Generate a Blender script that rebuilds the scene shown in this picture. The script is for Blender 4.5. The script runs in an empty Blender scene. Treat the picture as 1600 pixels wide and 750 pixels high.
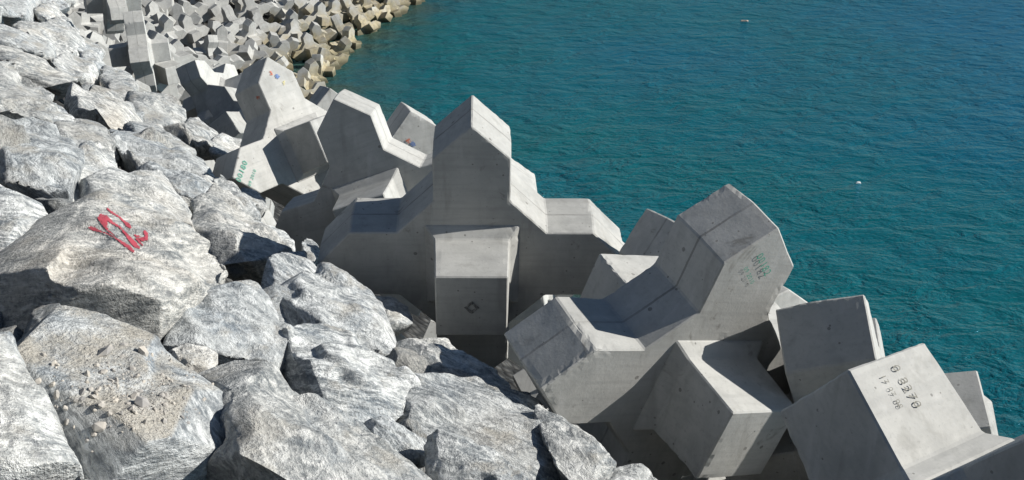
import bpy, bmesh, math, random
import numpy as np
from mathutils import Vector, Matrix, Quaternion
from mathutils.bvhtree import BVHTree

# ------------------------------------------------------------------ camera, sky, sun, exposure
scene = bpy.context.scene
COL = scene.collection
W_, H_, F_ = 1600.0, 750.0, 1800.0          # photograph size and focal length in its pixels
PITCH = math.radians(23.0)
CAM = np.array([0.0, 0.0, 14.0])
cam_d = bpy.data.cameras.new("camera")
cam_d.sensor_fit = 'HORIZONTAL'; cam_d.sensor_width = 36.0; cam_d.lens = 36.0 * F_ / W_
cam_d.clip_start = 0.05; cam_d.clip_end = 4000.0
cam = bpy.data.objects.new("camera", cam_d); COL.objects.link(cam)
cam.location = CAM; cam.rotation_euler = (math.radians(90) - PITCH, 0, 0)
scene.camera = cam
scene.render.resolution_x, scene.render.resolution_y = 1024, 480

SUN = Vector((0.867, 0.034, 0.497)).normalized()
world = bpy.data.worlds.new("World"); scene.world = world; world.use_nodes = True
wt = world.node_tree; wt.nodes.clear()
wo = wt.nodes.new('ShaderNodeOutputWorld'); wb = wt.nodes.new('ShaderNodeBackground')
sky = wt.nodes.new('ShaderNodeTexSky'); sky.sky_type = 'NISHITA'; sky.sun_disc = False
sky.sun_elevation = math.asin(SUN.z); sky.sun_rotation = math.atan2(SUN.x, SUN.y)
sky.air_density = 1.0; sky.dust_density = 0.0; sky.ozone_density = 1.5
wb.inputs['Strength'].default_value = 0.05
wt.links.new(sky.outputs[0], wb.inputs[0]); wt.links.new(wb.outputs[0], wo.inputs[0])
sun_d = bpy.data.lights.new("sun", 'SUN'); sun_d.energy = 5.0; sun_d.angle = math.radians(0.5)
sun_d.color = (1.0, 0.965, 0.90)
sun_o = bpy.data.objects.new("sun", sun_d); COL.objects.link(sun_o)
sun_o.rotation_euler = (-SUN).to_track_quat('-Z', 'Y').to_euler(); sun_o.location = (30, 0, 40)
scene.view_settings.view_transform = 'Standard'; scene.view_settings.look = 'None'
scene.view_settings.exposure = 0.38; scene.view_settings.gamma = 1.0
scene.view_settings.use_curve_mapping = False

rnd = random.Random(7)
ST, CT = math.sin(PITCH), math.cos(PITCH)
def ray(px, py):
    """direction through a photograph pixel, scaled so that t is the depth along the view axis"""
    x, y = (px - 800) / F_, (py - 375) / F_
    return np.array([x, CT - y * ST, -ST - y * CT])
def at(px, py, z): return CAM + ray(px, py) * z
def project(P):
    d = np.asarray(P, float) - CAM
    z = d[..., 1] * CT - d[..., 2] * ST
    y = -d[..., 1] * ST - d[..., 2] * CT
    return 800 + F_ * d[..., 0] / z, 375 + F_ * y / z, z
def zrock(px, py): return 1.0 / max(.04 - .00016 * px + .00041 * py, .012)   # depth of the boulder slope
def plane_z(x, y): return 14 - (1 + .288 * x + .228 * y) / .705             # height of the boulder slope

# ------------------------------------------------------------------ numpy gradient noise
_r = np.random.default_rng(3)
_perm = np.concatenate([_r.permutation(256)] * 3)
_g = _r.normal(size=(256, 3)); _g /= np.linalg.norm(_g, axis=1)[:, None]
def pnoise(P):
    P = np.asarray(P, float); i = np.floor(P).astype(int); f = P - i; i &= 255
    u = f * f * f * (f * (f * 6 - 15) + 10)
    out = 0
    for dx in (0, 1):
        for dy in (0, 1):
            for dz in (0, 1):
                h = _perm[_perm[_perm[i[:, 0] + dx] + i[:, 1] + dy] + i[:, 2] + dz]
                d = (_g[h] * (f - (dx, dy, dz))).sum(1)
                w = (u[:, 0] if dx else 1 - u[:, 0]) * (u[:, 1] if dy else 1 - u[:, 1]) * (u[:, 2] if dz else 1 - u[:, 2])
                out = out + w * d
    return out * 1.5
def fbm(P, o=4, ridged=False):
    s, a, t = 0, 1.0, 0
    for k in range(o):
        n = pnoise(P * 2.03 ** k + 17.3 * k)
        if ridged: n = 1 - 2 * np.abs(n)
        s = s + a * n; t += a; a *= .5
    return s / t

# ------------------------------------------------------------------ materials
def mat(name):
    m = bpy.data.materials.new(name); m.use_nodes = True
    nt = m.node_tree; nt.nodes.clear()
    o = nt.nodes.new('ShaderNodeOutputMaterial'); b = nt.nodes.new('ShaderNodeBsdfPrincipled')
    nt.links.new(b.outputs[0], o.inputs[0])
    return m, nt, b
class G:
    """tiny node-graph helper"""
    def __init__(s, nt): s.nt = nt
    def n(s, t, **k):
        q = s.nt.nodes.new(t)
        for a, v in k.items(): setattr(q, a, v)
        return q
    def l(s, a, b): s.nt.links.new(a, b)
    def put(s, sock, v):
        if hasattr(v, 'is_output') or isinstance(v, bpy.types.NodeSocket): s.l(v, sock)
        else: sock.default_value = v
    def math(s, op, a, b=0.0, c=None, clamp=False):
        q = s.n('ShaderNodeMath', operation=op); q.use_clamp = clamp
        s.put(q.inputs[0], a); s.put(q.inputs[1], b)
        if c is not None: s.put(q.inputs[2], c)
        return q.outputs[0]
    def vmul(s, a, v):
        q = s.n('ShaderNodeVectorMath', operation='MULTIPLY'); s.put(q.inputs[0], a); s.put(q.inputs[1], v); return q.outputs[0]
    def vadd(s, a, b):
        q = s.n('ShaderNodeVectorMath', operation='ADD'); s.put(q.inputs[0], a); s.put(q.inputs[1], b); return q.outputs[0]
    def noise(s, vec, scale, detail=4, rough=.55, dist=0.0, color=False):
        q = s.n('ShaderNodeTexNoise'); s.l(vec, q.inputs['Vector'])
        q.inputs['Scale'].default_value = scale; q.inputs['Detail'].default_value = detail
        q.inputs['Roughness'].default_value = rough; q.inputs['Distortion'].default_value = dist
        return q.outputs['Color'] if color else q.outputs[0]
    def ramp(s, f, lo, hi, a=0.0, b=1.0):
        q = s.n('ShaderNodeMapRange'); q.interpolation_type = 'SMOOTHSTEP'
        s.l(f, q.inputs[0])
        for i, v in enumerate((lo, hi, a, b)): q.inputs[i + 1].default_value = v
        return q.outputs[0]
    def mix(s, f, a, b, blend='MIX'):
        q = s.n('ShaderNodeMix', data_type='RGBA', blend_type=blend)
        s.put(q.inputs[0], f)
        for sock, v in ((q.inputs[6], a), (q.inputs[7], b)):
            if isinstance(v, (tuple, list)): sock.default_value = (*v, 1.0) if len(v) == 3 else v
            else: s.l(v, sock)
        return q.outputs[2]
    def bump(s, h, strength, dist, normal=None):
        q = s.n('ShaderNodeBump'); s.l(h, q.inputs['Height'])
        q.inputs['Strength'].default_value = strength; q.inputs['Distance'].default_value = dist
        if normal is not None: s.l(normal, q.inputs['Normal'])
        return q.outputs[0]

def concrete_material():
    m, nt, b = mat("cast_concrete"); g = G(nt)
    tc = g.n('ShaderNodeTexCoord').outputs['Object']
    oi = g.n('ShaderNodeObjectInfo').outputs['Random']
    geo = g.n('ShaderNodeNewGeometry')
    cx = g.n('ShaderNodeCombineXYZ'); g.put(cx.inputs[0], g.math('MULTIPLY', oi, 37.0)); g.put(cx.inputs[1], g.math('MULTIPLY', oi, 91.0)); g.put(cx.inputs[2], g.math('MULTIPLY', oi, 53.0))
    v = g.vadd(tc, cx.outputs[0])
    big = g.noise(v, 1.7, 5, .6, .4); mid = g.noise(v, 7.0, 6, .65); fine = g.noise(v, 55.0, 3, .6)
    boards = g.noise(g.vmul(v, (2.0, 14.0, 30.0)), 1.0, 3, .6)
    col = g.mix(g.ramp(big, .30, .70), (.345, .345, .33), (.455, .452, .43))
    col = g.mix(g.math('MULTIPLY', g.ramp(mid, .40, .70), .55), col, (.50, .495, .47))
    col = g.mix(g.math('MULTIPLY', g.ramp(boards, .46, .68), .30), col, (.30, .30, .29))
    col = g.mix(g.math('MULTIPLY', g.ramp(fine, .56, .75), .40), col, (.26, .26, .25))
    vo = g.n('ShaderNodeTexVoronoi', feature='F1'); g.l(v, vo.inputs['Vector']); vo.inputs['Scale'].default_value = 16.0
    vo2 = g.n('ShaderNodeTexVoronoi', feature='F1'); g.l(v, vo2.inputs['Vector']); vo2.inputs['Scale'].default_value = 7.0
    pores = g.math('MULTIPLY', g.math('LESS_THAN', vo.outputs['Distance'], .10), g.math('GREATER_THAN', mid, .50))
    pores = g.math('MAXIMUM', pores, g.math('MULTIPLY', g.math('LESS_THAN', vo2.outputs['Distance'], .085), g.math('GREATER_THAN', big, .54)))
    col = g.mix(g.math('MULTIPLY', pores, .65), col, (.13, .125, .115))
    st = g.noise(v, 3.1, 4, .7, 1.2)
    col = g.mix(g.ramp(st, .63, .74, 0, .6), col, (.17, .16, .14))            # damp blotches
    wpos = g.n('ShaderNodeNewGeometry').outputs['Position']
    drip = g.noise(g.vmul(wpos, (9.0, 9.0, .9)), 1.0, 4, .6, .2)
    col = g.mix(g.math('MULTIPLY', g.ramp(drip, .54, .72), .38), col, (.24, .235, .215))   # run-off streaks
    col = g.mix(g.math('MULTIPLY', g.ramp(drip, .44, .30), .30), col, (.56, .555, .54))    # lime bloom
    # mould joint along the middle of the edge faces
    sx = g.n('ShaderNodeSeparateXYZ'); g.l(tc, sx.inputs[0])
    ns = g.n('ShaderNodeAttribute', attribute_type='OBJECT', attribute_name='no_seam').outputs['Fac']
    seam = g.math('LESS_THAN', g.math('ABSOLUTE', g.math('ADD', sx.outputs[1], g.math('MULTIPLY', g.math('SUBTRACT', mid, .5), .02))), .007)
    sn = g.ramp(big, .38, .6, .08, .6)
    col = g.mix(g.math('MULTIPLY', g.math('MULTIPLY', seam, sn), g.math('SUBTRACT', 1.0, ns)), col, (.14, .135, .125))
    # each block a little lighter or darker
    hv = g.n('ShaderNodeHueSaturation'); g.l(col, hv.inputs['Color']); g.put(hv.inputs['Value'], g.math('MULTIPLY_ADD', oi, .22, .90)); col = hv.outputs[0]
    # algae and rust-brown film just above the waterline
    px = g.n('ShaderNodeSeparateXYZ'); g.l(geo.outputs['Position'], px.inputs[0])
    wl = g.ramp(g.math('ADD', px.outputs[2], g.math('MULTIPLY', g.math('SUBTRACT', big, .5), 1.8)), .2, 1.5, .75, 0)
    col = g.mix(wl, col, g.mix(g.ramp(mid, .4, .62), (.44, .36, .19), (.24, .19, .09)))
    col = g.mix(g.ramp(g.math('ADD', px.outputs[2], g.math('MULTIPLY', g.math('SUBTRACT', mid, .5), .5)), .10, .42, .8, 0), col, (.05, .05, .03))   # wet, weedy foot
    g.l(col, b.inputs['Base Color']); b.inputs['Roughness'].default_value = .88
    b.inputs['Specular IOR Level'].default_value = .25
    h = g.math('ADD', g.math('MULTIPLY', mid, .5), g.math('MULTIPLY', fine, .22))
    h = g.math('SUBTRACT', h, g.math('MULTIPLY', pores, .8))
    h = g.math('ADD', h, g.math('MULTIPLY', boards, .12))
    g.l(g.bump(h, .38, .010), b.inputs['Normal'])
    return m

def rock_material(name, dusty=False):
    m, nt, b = mat(name); g = G(nt)
    tc = g.n('ShaderNodeTexCoord').outputs['Object']
    oi = g.n('ShaderNodeObjectInfo').outputs['Random']
    geo = g.n('ShaderNodeNewGeometry')
    vr = g.n('ShaderNodeVectorRotate', rotation_type='EULER_XYZ'); g.l(tc, vr.inputs['Vector'])
    ro = g.n('ShaderNodeCombineXYZ')
    g.put(ro.inputs[0], g.math('MULTIPLY_ADD', oi, 1.3, -.2)); g.put(ro.inputs[1], g.math('MULTIPLY_ADD', g.math('FRACT', g.math('MULTIPLY', oi, 7.7)), 1.2, -.9)); g.put(ro.inputs[2], g.math('MULTIPLY', oi, 5.0))
    g.l(ro.outputs[0], vr.inputs['Rotation'])
    off = g.n('ShaderNodeCombineXYZ'); g.put(off.inputs[0], g.math('MULTIPLY', oi, 61.0)); g.put(off.inputs[2], g.math('MULTIPLY', oi, 23.0))
    v = g.vadd(vr.outputs[0], off.outputs[0])
    warp = g.noise(v, 2.2, 4, .6, 0, True)
    vw = g.vadd(v, g.vmul(warp, (.16, .16, .16)))
    foli = g.noise(g.vmul(vw, (1.6, 2.6, 11.0)), 1.0, 7, .72, .15)            # foliation bands
    kind = g.math('FRACT', g.math('MULTIPLY', oi, 5.37))
    fs = g.noise(g.vmul(vw, (6.0, 9.0, 42.0)), 1.0, 6, .78, .1); fi = g.noise(v, 13.0, 6, .75, .8)
    fm = g.n('ShaderNodeMix'); g.put(fm.inputs[0], g.ramp(kind, .35, .95, .0, .65)); g.l(fs, fm.inputs[2]); g.l(fi, fm.inputs[3]); fol2 = fm.outputs[0]
    patch = g.noise(v, 2.3, 5, .6, .6); grain = g.noise(v, 38.0, 4, .7); tone = g.noise(v, .9, 3, .5)
    col = g.mix(g.ramp(foli, .36, .62), (.17, .188, .20), (.43, .435, .425))
    col = g.mix(g.math('MULTIPLY', g.ramp(fol2, .47, .60), .85), col, (.74, .74, .72))
    col = g.mix(g.math('MULTIPLY', g.ramp(fol2, .48, .38), .68), col, (.15, .162, .175))
    col = g.mix(g.ramp(patch, .52, .68, 0, .8), col, g.mix(g.ramp(fol2, .40, .62), (.15, .175, .20), (.42, .445, .46)))         # blue-grey patches
    col = g.mix(g.ramp(patch, .42, .26, 0, .55), col, (.54, .535, .515))        # chalky patches
    col = g.mix(g.math('MULTIPLY', g.ramp(tone, .55, .72), .40), col, (.46, .39, .30))   # warm stain
    col = g.mix(g.math('MULTIPLY', g.ramp(grain, .50, .62), .50), col, (.56, .56, .545))
    col = g.mix(g.math('MULTIPLY', g.ramp(grain, .46, .34), .55), col, (.15, .155, .165))
    tint = g.mix(g.math('FRACT', g.math('MULTIPLY', oi, 3.91)), (.95, .985, 1.02), (1.03, 1.005, .965))
    col = g.mix(1.0, col, tint, 'MULTIPLY')
    hv = g.n('ShaderNodeHueSaturation'); g.l(col, hv.inputs['Color']); g.put(hv.inputs['Value'], g.math('MULTIPLY_ADD', g.math('FRACT', g.math('MULTIPLY', oi, 13.3)), .36, .95)); col = hv.outputs[0]
    nz = g.n('ShaderNodeSeparateXYZ'); g.l(geo.outputs['Normal'], nz.inputs[0])
    dn = g.noise(tc, 3.4, 6, .62); grit = g.noise(tc, 85.0, 3, .7)
    if dusty:
        da = g.math('MULTIPLY', g.ramp(nz.outputs[2], .66, .93), g.ramp(g.math('ADD', dn, g.math('MULTIPLY', g.math('SUBTRACT', grit, .5), .25)), .34, .60))
    else:
        da = g.math('MULTIPLY', g.math('MULTIPLY', g.ramp(nz.outputs[2], .72, .95), g.ramp(dn, .53, .66)), .62)
    dcol = g.mix(g.ramp(grit, .35, .65), (.35, .325, .28), (.50, .475, .42))
    col = g.mix(da, col, dcol)
    g.l(col, b.inputs['Base Color']); b.inputs['Roughness'].default_value = .82
    b.inputs['Specular IOR Level'].default_value = .3
    h = g.math('ADD', g.math('MULTIPLY', foli, .55), g.math('MULTIPLY', fol2, .55))
    h = g.math('ADD', h, g.math('MULTIPLY', grain, .55))
    h = g.math('ADD', h, g.math('MULTIPLY', grit, .25))
    g.l(g.bump(h, .9, .042), b.inputs['Normal'])
    return m

def plain(name, col, rough=.8, col2=None, scale=20.0):
    m, nt, b = mat(name); g = G(nt)
    tc = g.n('ShaderNodeTexCoord').outputs['Object']
    n = g.noise(tc, scale, 4, .6)
    g.l(g.mix(g.ramp(n, .35, .65), col, col2 or tuple(c * .7 for c in col)), b.inputs['Base Color'])
    b.inputs['Roughness'].default_value = rough
    return m
def worn(name, col, scale=60.0, lo=.40, hi=.56):
    """paint that has partly worn off: gaps show what is beneath"""
    m, nt, b = mat(name); g = G(nt)
    tc = g.n('ShaderNodeTexCoord').outputs['Object']
    n = g.noise(tc, scale, 5, .7)
    b.inputs['Base Color'].default_value = (*col, 1); b.inputs['Roughness'].default_value = .8
    g.l(g.ramp(n, lo, hi), b.inputs['Alpha'])
    return m

M_CON = concrete_material()
M_ROCK = rock_material("gneiss_boulder"); M_DUST = rock_material("dusty_gneiss_boulder", True)
def rubble_material():
    m, nt, b = mat("core_rubble"); g = G(nt)
    tc = g.n('ShaderNodeTexCoord').outputs['Object']
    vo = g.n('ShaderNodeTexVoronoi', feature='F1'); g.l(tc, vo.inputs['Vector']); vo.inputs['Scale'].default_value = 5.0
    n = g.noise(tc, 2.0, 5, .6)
    g.l(g.mix(g.ramp(vo.outputs['Distance'], .2, .6), g.mix(g.ramp(n, .3, .7), (.045, .044, .042), (.085, .083, .078)), (.014, .014, .013)), b.inputs['Base Color'])  # rubble colour darkened so the gaps read as deep shade
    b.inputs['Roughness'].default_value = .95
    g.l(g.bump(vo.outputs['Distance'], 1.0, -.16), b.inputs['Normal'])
    return m
M_CORE = rubble_material()
M_RED = worn("red_spray_paint", (.40, .055, .08), 70.0, .30, .50)
M_GREEN = worn("green_stencil_paint", (.06, .32, .23), 55.0, .28, .46)
M_BLACK = worn("faded_black_stencil_paint", (.18, .175, .15), 45.0, .31, .50)

# ------------------------------------------------------------------ helpers for objects
def tag(o, label, cat, group=None, kind=None):
    if label: o['label'] = label
    if cat: o['category'] = cat
    if group: o['group'] = group
    if kind: o['kind'] = kind
    return o
def link_mesh(name, me, m, parent=None, loc=None):
    o = bpy.data.objects.new(name, me); COL.objects.link(o)
    if m is not None and not me.materials: me.materials.append(m)
    if parent is not None: o.parent = parent
    if loc is not None: o.location = loc
    return o
def mesh_from(name, verts, faces, smooth=False):
    me = bpy.data.meshes.new(name); me.from_pydata([tuple(map(float, v)) for v in verts], [], faces)
    me.update()
    if smooth: me.polygons.foreach_set('use_smooth', [True] * len(me.polygons))
    return me

# ------------------------------------------------------------------ the breakwater ground, the water
TOE = np.array([(9, -12), (4, -4), (1.75, 1.5), (.80, 3.7), (-.15, 5.6), (-1.3, 6.9), (-2.3, 9.0), (-3.0, 10.9), (-4.6, 15.4), (-7.0, 21.4), (-11.5, 31.5), (-17.7, 45), (-23, 60), (-26, 85), (-22, 120)], float)
SHORE = np.array([(24, -4), (18, 3.5), (15.5, 9), (13.8, 11.5), (12.5, 13.4), (11.5, 14.4), (10, 16.4), (9, 18), (6, 22), (2, 27.5), (-4.8, 38), (-9.0, 50.3), (-8.4, 60), (-3.0, 82), (8, 120)], float)
def dens(A, n=180):
    t = np.linspace(0, 1, len(A)); u = np.linspace(0, 1, n)
    B = np.stack([np.interp(u, t, A[:, k]) for k in (0, 1)], 1)
    k = np.ones(9) / 9
    P = np.pad(B, ((4, 4), (0, 0)), 'edge')
    return np.stack([np.convolve(P[:, i], k, 'valid') for i in (0, 1)], 1)
toe, shore = dens(TOE), dens(SHORE)
def slope_point(i, w):
    """w<0 uphill metres; 0..1 toe to waterline; >1 seabed (metres beyond = (w-1)*30)"""
    n = shore[i] - toe[i]; L = np.linalg.norm(n); n = n / L
    if w <= 0:
        p = toe[i] + n * w; return np.array([*p, max(plane_z(*p), 5.0 - .5 * w) - 1.25 - 1.0 * max(0, 1 + w / 1.2)])
    z0 = max(plane_z(*toe[i]), 5.0) - 2.3
    if w <= 1:
        p = toe[i] + n * L * w; return np.array([*p, z0 * (1 - w) + -.7 * w])
    p = shore[i] + n * 30 * (w - 1); return np.array([*p, -.7 - 8 * (w - 1)])
ws = [-16, -12, -9, -6.5, -4.5, -3, -2, -1, -.4, 0, .03] + list(np.linspace(.1, 1, 14)) + [1.1, 1.3, 2.0]
tv, tf = [], []
for i in range(len(toe)):
    for j, w in enumerate(ws):
        p = slope_point(i, w); p[2] += rnd.uniform(-.12, .12); tv.append(p)
nw = len(ws)
for i in range(len(toe) - 1):
    for j in range(nw - 1):
        tf.append((i * nw + j, i * nw + j + 1, (i + 1) * nw + j + 1, (i + 1) * nw + j))
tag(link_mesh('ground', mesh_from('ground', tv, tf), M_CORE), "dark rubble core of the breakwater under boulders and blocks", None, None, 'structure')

def water_material():
    m, nt, b = mat("sea_water"); g = G(nt)
    geo = g.n('ShaderNodeNewGeometry'); pos = geo.outputs['Position']
    at_ = g.n('ShaderNodeAttribute', attribute_name='shallow').outputs['Fac']
    big = g.noise(pos, .05, 3, .5); mid = g.noise(pos, .45, 4, .55)
    dp = g.n('ShaderNodeAttribute', attribute_name='offshore_blue').outputs['Fac']
    col = g.mix(g.math('ADD', g.math('MULTIPLY', dp, .8), g.math('MULTIPLY', g.ramp(big, .35, .65), .3), clamp=True), (.004, .094, .096), (.004, .080, .168))  # bluer offshore: deeper water, plus sky reflection put into the colour
    sh = g.math('MULTIPLY', at_, g.ramp(mid, .30, .62, .25, .9))
    col = g.mix(sh, col, (.075, .085, .045))
    w1 = g.noise(g.vmul(pos, (.8, 1.2, 1)), .95, 4, .56, .5)
    w2 = g.noise(g.vmul(pos, (1.0, 1.3, 1)), 4.2, 4, .62, .3)
    w3 = g.noise(pos, .30, 2, .5)
    gust = g.ramp(g.noise(g.vmul(pos, (1, .6, 1)), .07, 3, .55), .32, .68, .65, 1.25)
    h = g.math('ADD', g.math('MULTIPLY', w1, .58), g.math('MULTIPLY', w2, .13))
    h = g.math('ADD', g.math('MULTIPLY', h, gust), g.math('MULTIPLY', w3, .45))
    nrm = g.bump(h, 1.0, .52)
    nt.nodes.remove(b)
    df = g.n('ShaderNodeBsdfDiffuse'); g.l(col, df.inputs['Color']); g.l(nrm, df.inputs['Normal'])
    gl = g.n('ShaderNodeBsdfGlossy'); gl.inputs['Color'].default_value = (.34, .68, 1.0, 1); gl.inputs['Roughness'].default_value = .12; g.l(nrm, gl.inputs['Normal'])  # gloss tinted blue to stand for a bluer sky reflection
    fr = g.n('ShaderNodeFresnel'); fr.inputs['IOR'].default_value = 1.333; g.l(nrm, fr.inputs['Normal'])
    mx = g.n('ShaderNodeMixShader'); g.l(g.math('MULTIPLY', fr.outputs[0], .8), mx.inputs[0]); g.l(df.outputs[0], mx.inputs[1]); g.l(gl.outputs[0], mx.inputs[2])
    g.l(mx.outputs[0], [q for q in nt.nodes if q.type == 'OUTPUT_MATERIAL'][0].inputs[0])
    return m
xs = np.concatenate([np.linspace(-700, -40, 12), np.linspace(-36, 60, 97), np.linspace(70, 700, 14)])
ys = np.concatenate([np.linspace(-200, -5, 8), np.linspace(-2, 130, 133), np.linspace(140, 1500, 20)])
wv = [(x, y, 0) for y in ys for x in xs]
nx = len(xs)
wf = [(j * nx + i, j * nx + i + 1, (j + 1) * nx + i + 1, (j + 1) * nx + i) for j in range(len(ys) - 1) for i in range(nx - 1)]
wme = mesh_from('water', wv, wf)
P2 = np.array(wv)[:, :2]
dmin = np.min(np.linalg.norm(P2[:, None, :] - shore[None, ::2, :], axis=2), axis=1)
sa = wme.attributes.new('shallow', 'FLOAT', 'POINT'); sa.data.foreach_set('value', np.clip(1 - dmin / 4.5, 0, 1).astype(np.float32))
sa = wme.attributes.new('offshore_blue', 'FLOAT', 'POINT'); sa.data.foreach_set('value', np.clip((dmin - 4) / 45, 0, 1).astype(np.float32))
tag(link_mesh('water', wme, water_material()), "blue-green rippled sea beside the breakwater", None, None, 'structure')

# ------------------------------------------------------------------ the concrete armour block
PA, PS, PT, PD = .242, .775, .475, .222
N1, N2, N3, NL, NT = .301, .238, .2216, .073, .687
def outline():
    pts = []
    for k in range(4):       # arms: up, left, down, right (counter-clockwise seen from the front, x right z up)
        c, s = math.cos(k * math.pi / 2), math.sin(k * math.pi / 2)
        for x, z in ((PA, PT), (PA, PS), (0, 1), (-PA, PS), (-PA, PT)):
            pts.append((x * c - z * s, x * s + z * c))
    return pts
OUT = outline()
def block_bmesh(cuts=0.0, bevel=.008):
    bm = bmesh.new(); n = len(OUT)
    f = [bm.verts.new((x, -PD, z)) for x, z in OUT]
    mid = [bm.verts.new((x * 1.009, 0, z * 1.009)) for x, z in OUT]
    bk = [bm.verts.new((x, PD, z)) for x, z in OUT]
    bm.faces.new(f); bm.faces.new(bk[::-1])
    for a, b_ in ((f, mid), (mid, bk)):
        for i in range(n):
            j = (i + 1) % n
            bm.faces.new((a[j], a[i], b_[i], b_[j]))
    for sg in (-1, 1):
        rings = []
        for h, y in ((N1, PD - .01), (N1, PD + .004), (N2, PD + NL), (N3, NT)):
            rings.append([bm.verts.new((qx * h, sg * y, qz * h)) for qx, qz in ((-1, -1), (1, -1), (1, 1), (-1, 1))])
        for a, b_ in zip(rings, rings[1:]):
            for i in range(4):
                j = (i + 1) % 4
                bm.faces.new((a[i], a[j], b_[j], b_[i]) if sg < 0 else (a[j], a[i], b_[i], b_[j]))
        bm.faces.new(rings[-1] if sg < 0 else rings[-1][::-1])
    bm.normal_update()
    sharp = [e for e in bm.edges if len(e.link_faces) == 2 and e.calc_face_angle(0) > .3]
    segs = np.array([[tuple(v.co) for v in e.verts] for e in sharp if e.is_convex])
    if bevel:
        bmesh.ops.bevel(bm, geom=sharp, offset=bevel, segments=1, affect='EDGES', clamp_overlap=True)
    if cuts:
        for ax in range(3):
            lim = (1.0, .72, 1.0)[ax]
            for c in np.arange(-lim, lim + .001, cuts) + .003:
                co = [0, 0, 0]; no = [0, 0, 0]; co[ax] = c; no[ax] = 1
                bmesh.ops.bisect_plane(bm, geom=bm.verts[:] + bm.edges[:] + bm.faces[:], plane_co=co, plane_no=no, dist=1e-4)
    return bm, segs
def chip(me, segs, seed, amt=1.0):
    """broken arrises: push vertices near convex edges inwards where a noise says so"""
    n = len(me.vertices); P = np.empty(n * 3); me.vertices.foreach_get('co', P); P = P.reshape(-1, 3)
    best = np.full(n, 9.0); tgt = np.zeros_like(P)
    for a, b_ in segs:
        d = b_ - a; t = np.clip(((P - a) @ d) / (d @ d), 0, 1); q = a + t[:, None] * d
        r = np.linalg.norm(P - q, axis=1); best = np.minimum(best, r)
    N = np.empty(n * 3); me.vertices.foreach_get('normal', N); N = N.reshape(-1, 3)
    off = np.array([seed * 7.1, seed * 3.3, seed * 5.7])
    run = np.clip((fbm(P * 1.9 + off, 2) - .06) * 6, 0, 1)           # which stretches are damaged
    bite = np.clip(fbm(P * 21 + off, 3) + .25, 0, 1)
    k = np.clip(1 - best / .035, 0, 1) * (run * .055 * bite + .004 * np.clip(fbm(P * 9 + off, 2) + .3, 0, 1)) * amt
    P = P - N * k[:, None] + N * (.0025 * fbm(P * 3 + off, 3))[:, None]
    me.vertices.foreach_set('co', P.ravel()); me.update()

_bm, SEGS = block_bmesh(.027)
dense = bpy.data.meshes.new('block_dense'); _bm.to_mesh(dense); _bm.free()
_bm, _ = block_bmesh(0, .010)
BLOCK = bpy.data.meshes.new('armour_block'); _bm.to_mesh(BLOCK); _bm.free(); BLOCK.materials.append(M_CON)
GROUP_FAR = "concrete armour blocks heaped along the far breakwater"
def block(loc, quat, label, group=None, hero=None, chips=.3, name='armour_block'):
    me = BLOCK
    if hero is not None:
        me = dense.copy(); chip(me, SEGS, hero, chips); me.materials.append(M_CON)
    o = bpy.data.objects.new(name, me); COL.objects.link(o)
    o.location = loc; o.rotation_mode = 'QUATERNION'; o.rotation_quaternion = quat
    return tag(o, label, 'concrete block', group)
NEAR = {
    'B1': ((-0.2603, 7.007, 10.9821), (0.9965, 0.083, 0.0065, 0.0099), "tall upright grey block with a square nose pointing straight at the viewer"),
    'B2': ((0.8952, 5.5233, 10.9526), (0.9577, 0.084, 0.15, 0.2309), "tilted grey block with green stencilled numbers on its lit raised arm"),
    'B3': ((-1.1154, 9.1717, 10.4453), (0.9853, -0.0483, -0.163, -0.019), "dark-faced block with a bright white zigzag top edge, behind the upright block"),
    'B4': ((-2.2743, 11.4391, 10.139), (0.8704, -0.194, -0.1218, 0.4358), "sunlit block leaning on the boulders with coloured dabs and green numbers"),
    'B5': ((1.5918, 3.5015, 11.2886), (0.3417, -0.8928, -0.2678, 0.1205), "block in the corner with black stencilled 08270 on its sunlit top"),
    'B6': ((1.8641, 5.317, 10.5276), (0.6244, 0.1705, -0.055, -0.7603), "dark block with one bright narrow edge, between the two numbered blocks"),
    'B10': ((1.0974, 6.6871, 10.362), (0.2687, 0.0805, 0.0287, -0.9594), "dark bluish block half hidden behind the raised arm of the tilted block"),
    'B12': ((-0.9449, 11.4766, 9.6417), (0.1553, 0.075, -0.0195, -0.9848), "pale block behind the white zigzag edge with orange and blue dabs"),
    'B13': ((-2.4784, 15.2783, 8.7647), (0.237, 0.0302, -0.073, -0.9683), "small half-hidden block at the shore between the two tall far blocks"),
    'B16': ((0.0592, 9.4984, 9.7169), (0.9979, -0.013, -0.0627, -0.0067), "block peeping out behind the right shoulder of the upright block"),
    'B7': ((3.8, 7.97, 8.27), (0.8682, -0.1967, -0.1783, -0.4192), "small pale block tip beside the sea behind the 08270 block"),
    'C1': ((-8.8414, 28.3814, 6.6272), (0.9259, 0.0277, -0.0335, 0.3752), "upright block with a dark spot on its nose, beside the far boulders"),
    'C5': ((-8.9072, 27.1604, 7.3465), (0.7987, 0.0184, -0.0245, -0.601), "block seen edge-on in light and dark bands, left of the one with the spotted nose"),
    'C2': ((-5.5214, 20.9616, 7.9218), (0.6558, 0.3013, -0.0167, -0.6919), "pale boxy block leaning between the spotted-nose block and the sunlit leaning one"),
    'C3': ((-4.5584, 18.8198, 8.0058), (0.9169, -0.2199, -0.3222, -0.0841), "dark-faced block with a sunlit right edge, left of the sunlit leaning one"),
    'C4': ((-10.3554, 29.9231, 8.0541), (0.1496, -0.5148, -0.8406, -0.077), "pale seamed block at the top of the gap beside the far boulders"),
}
HERO = {}
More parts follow.
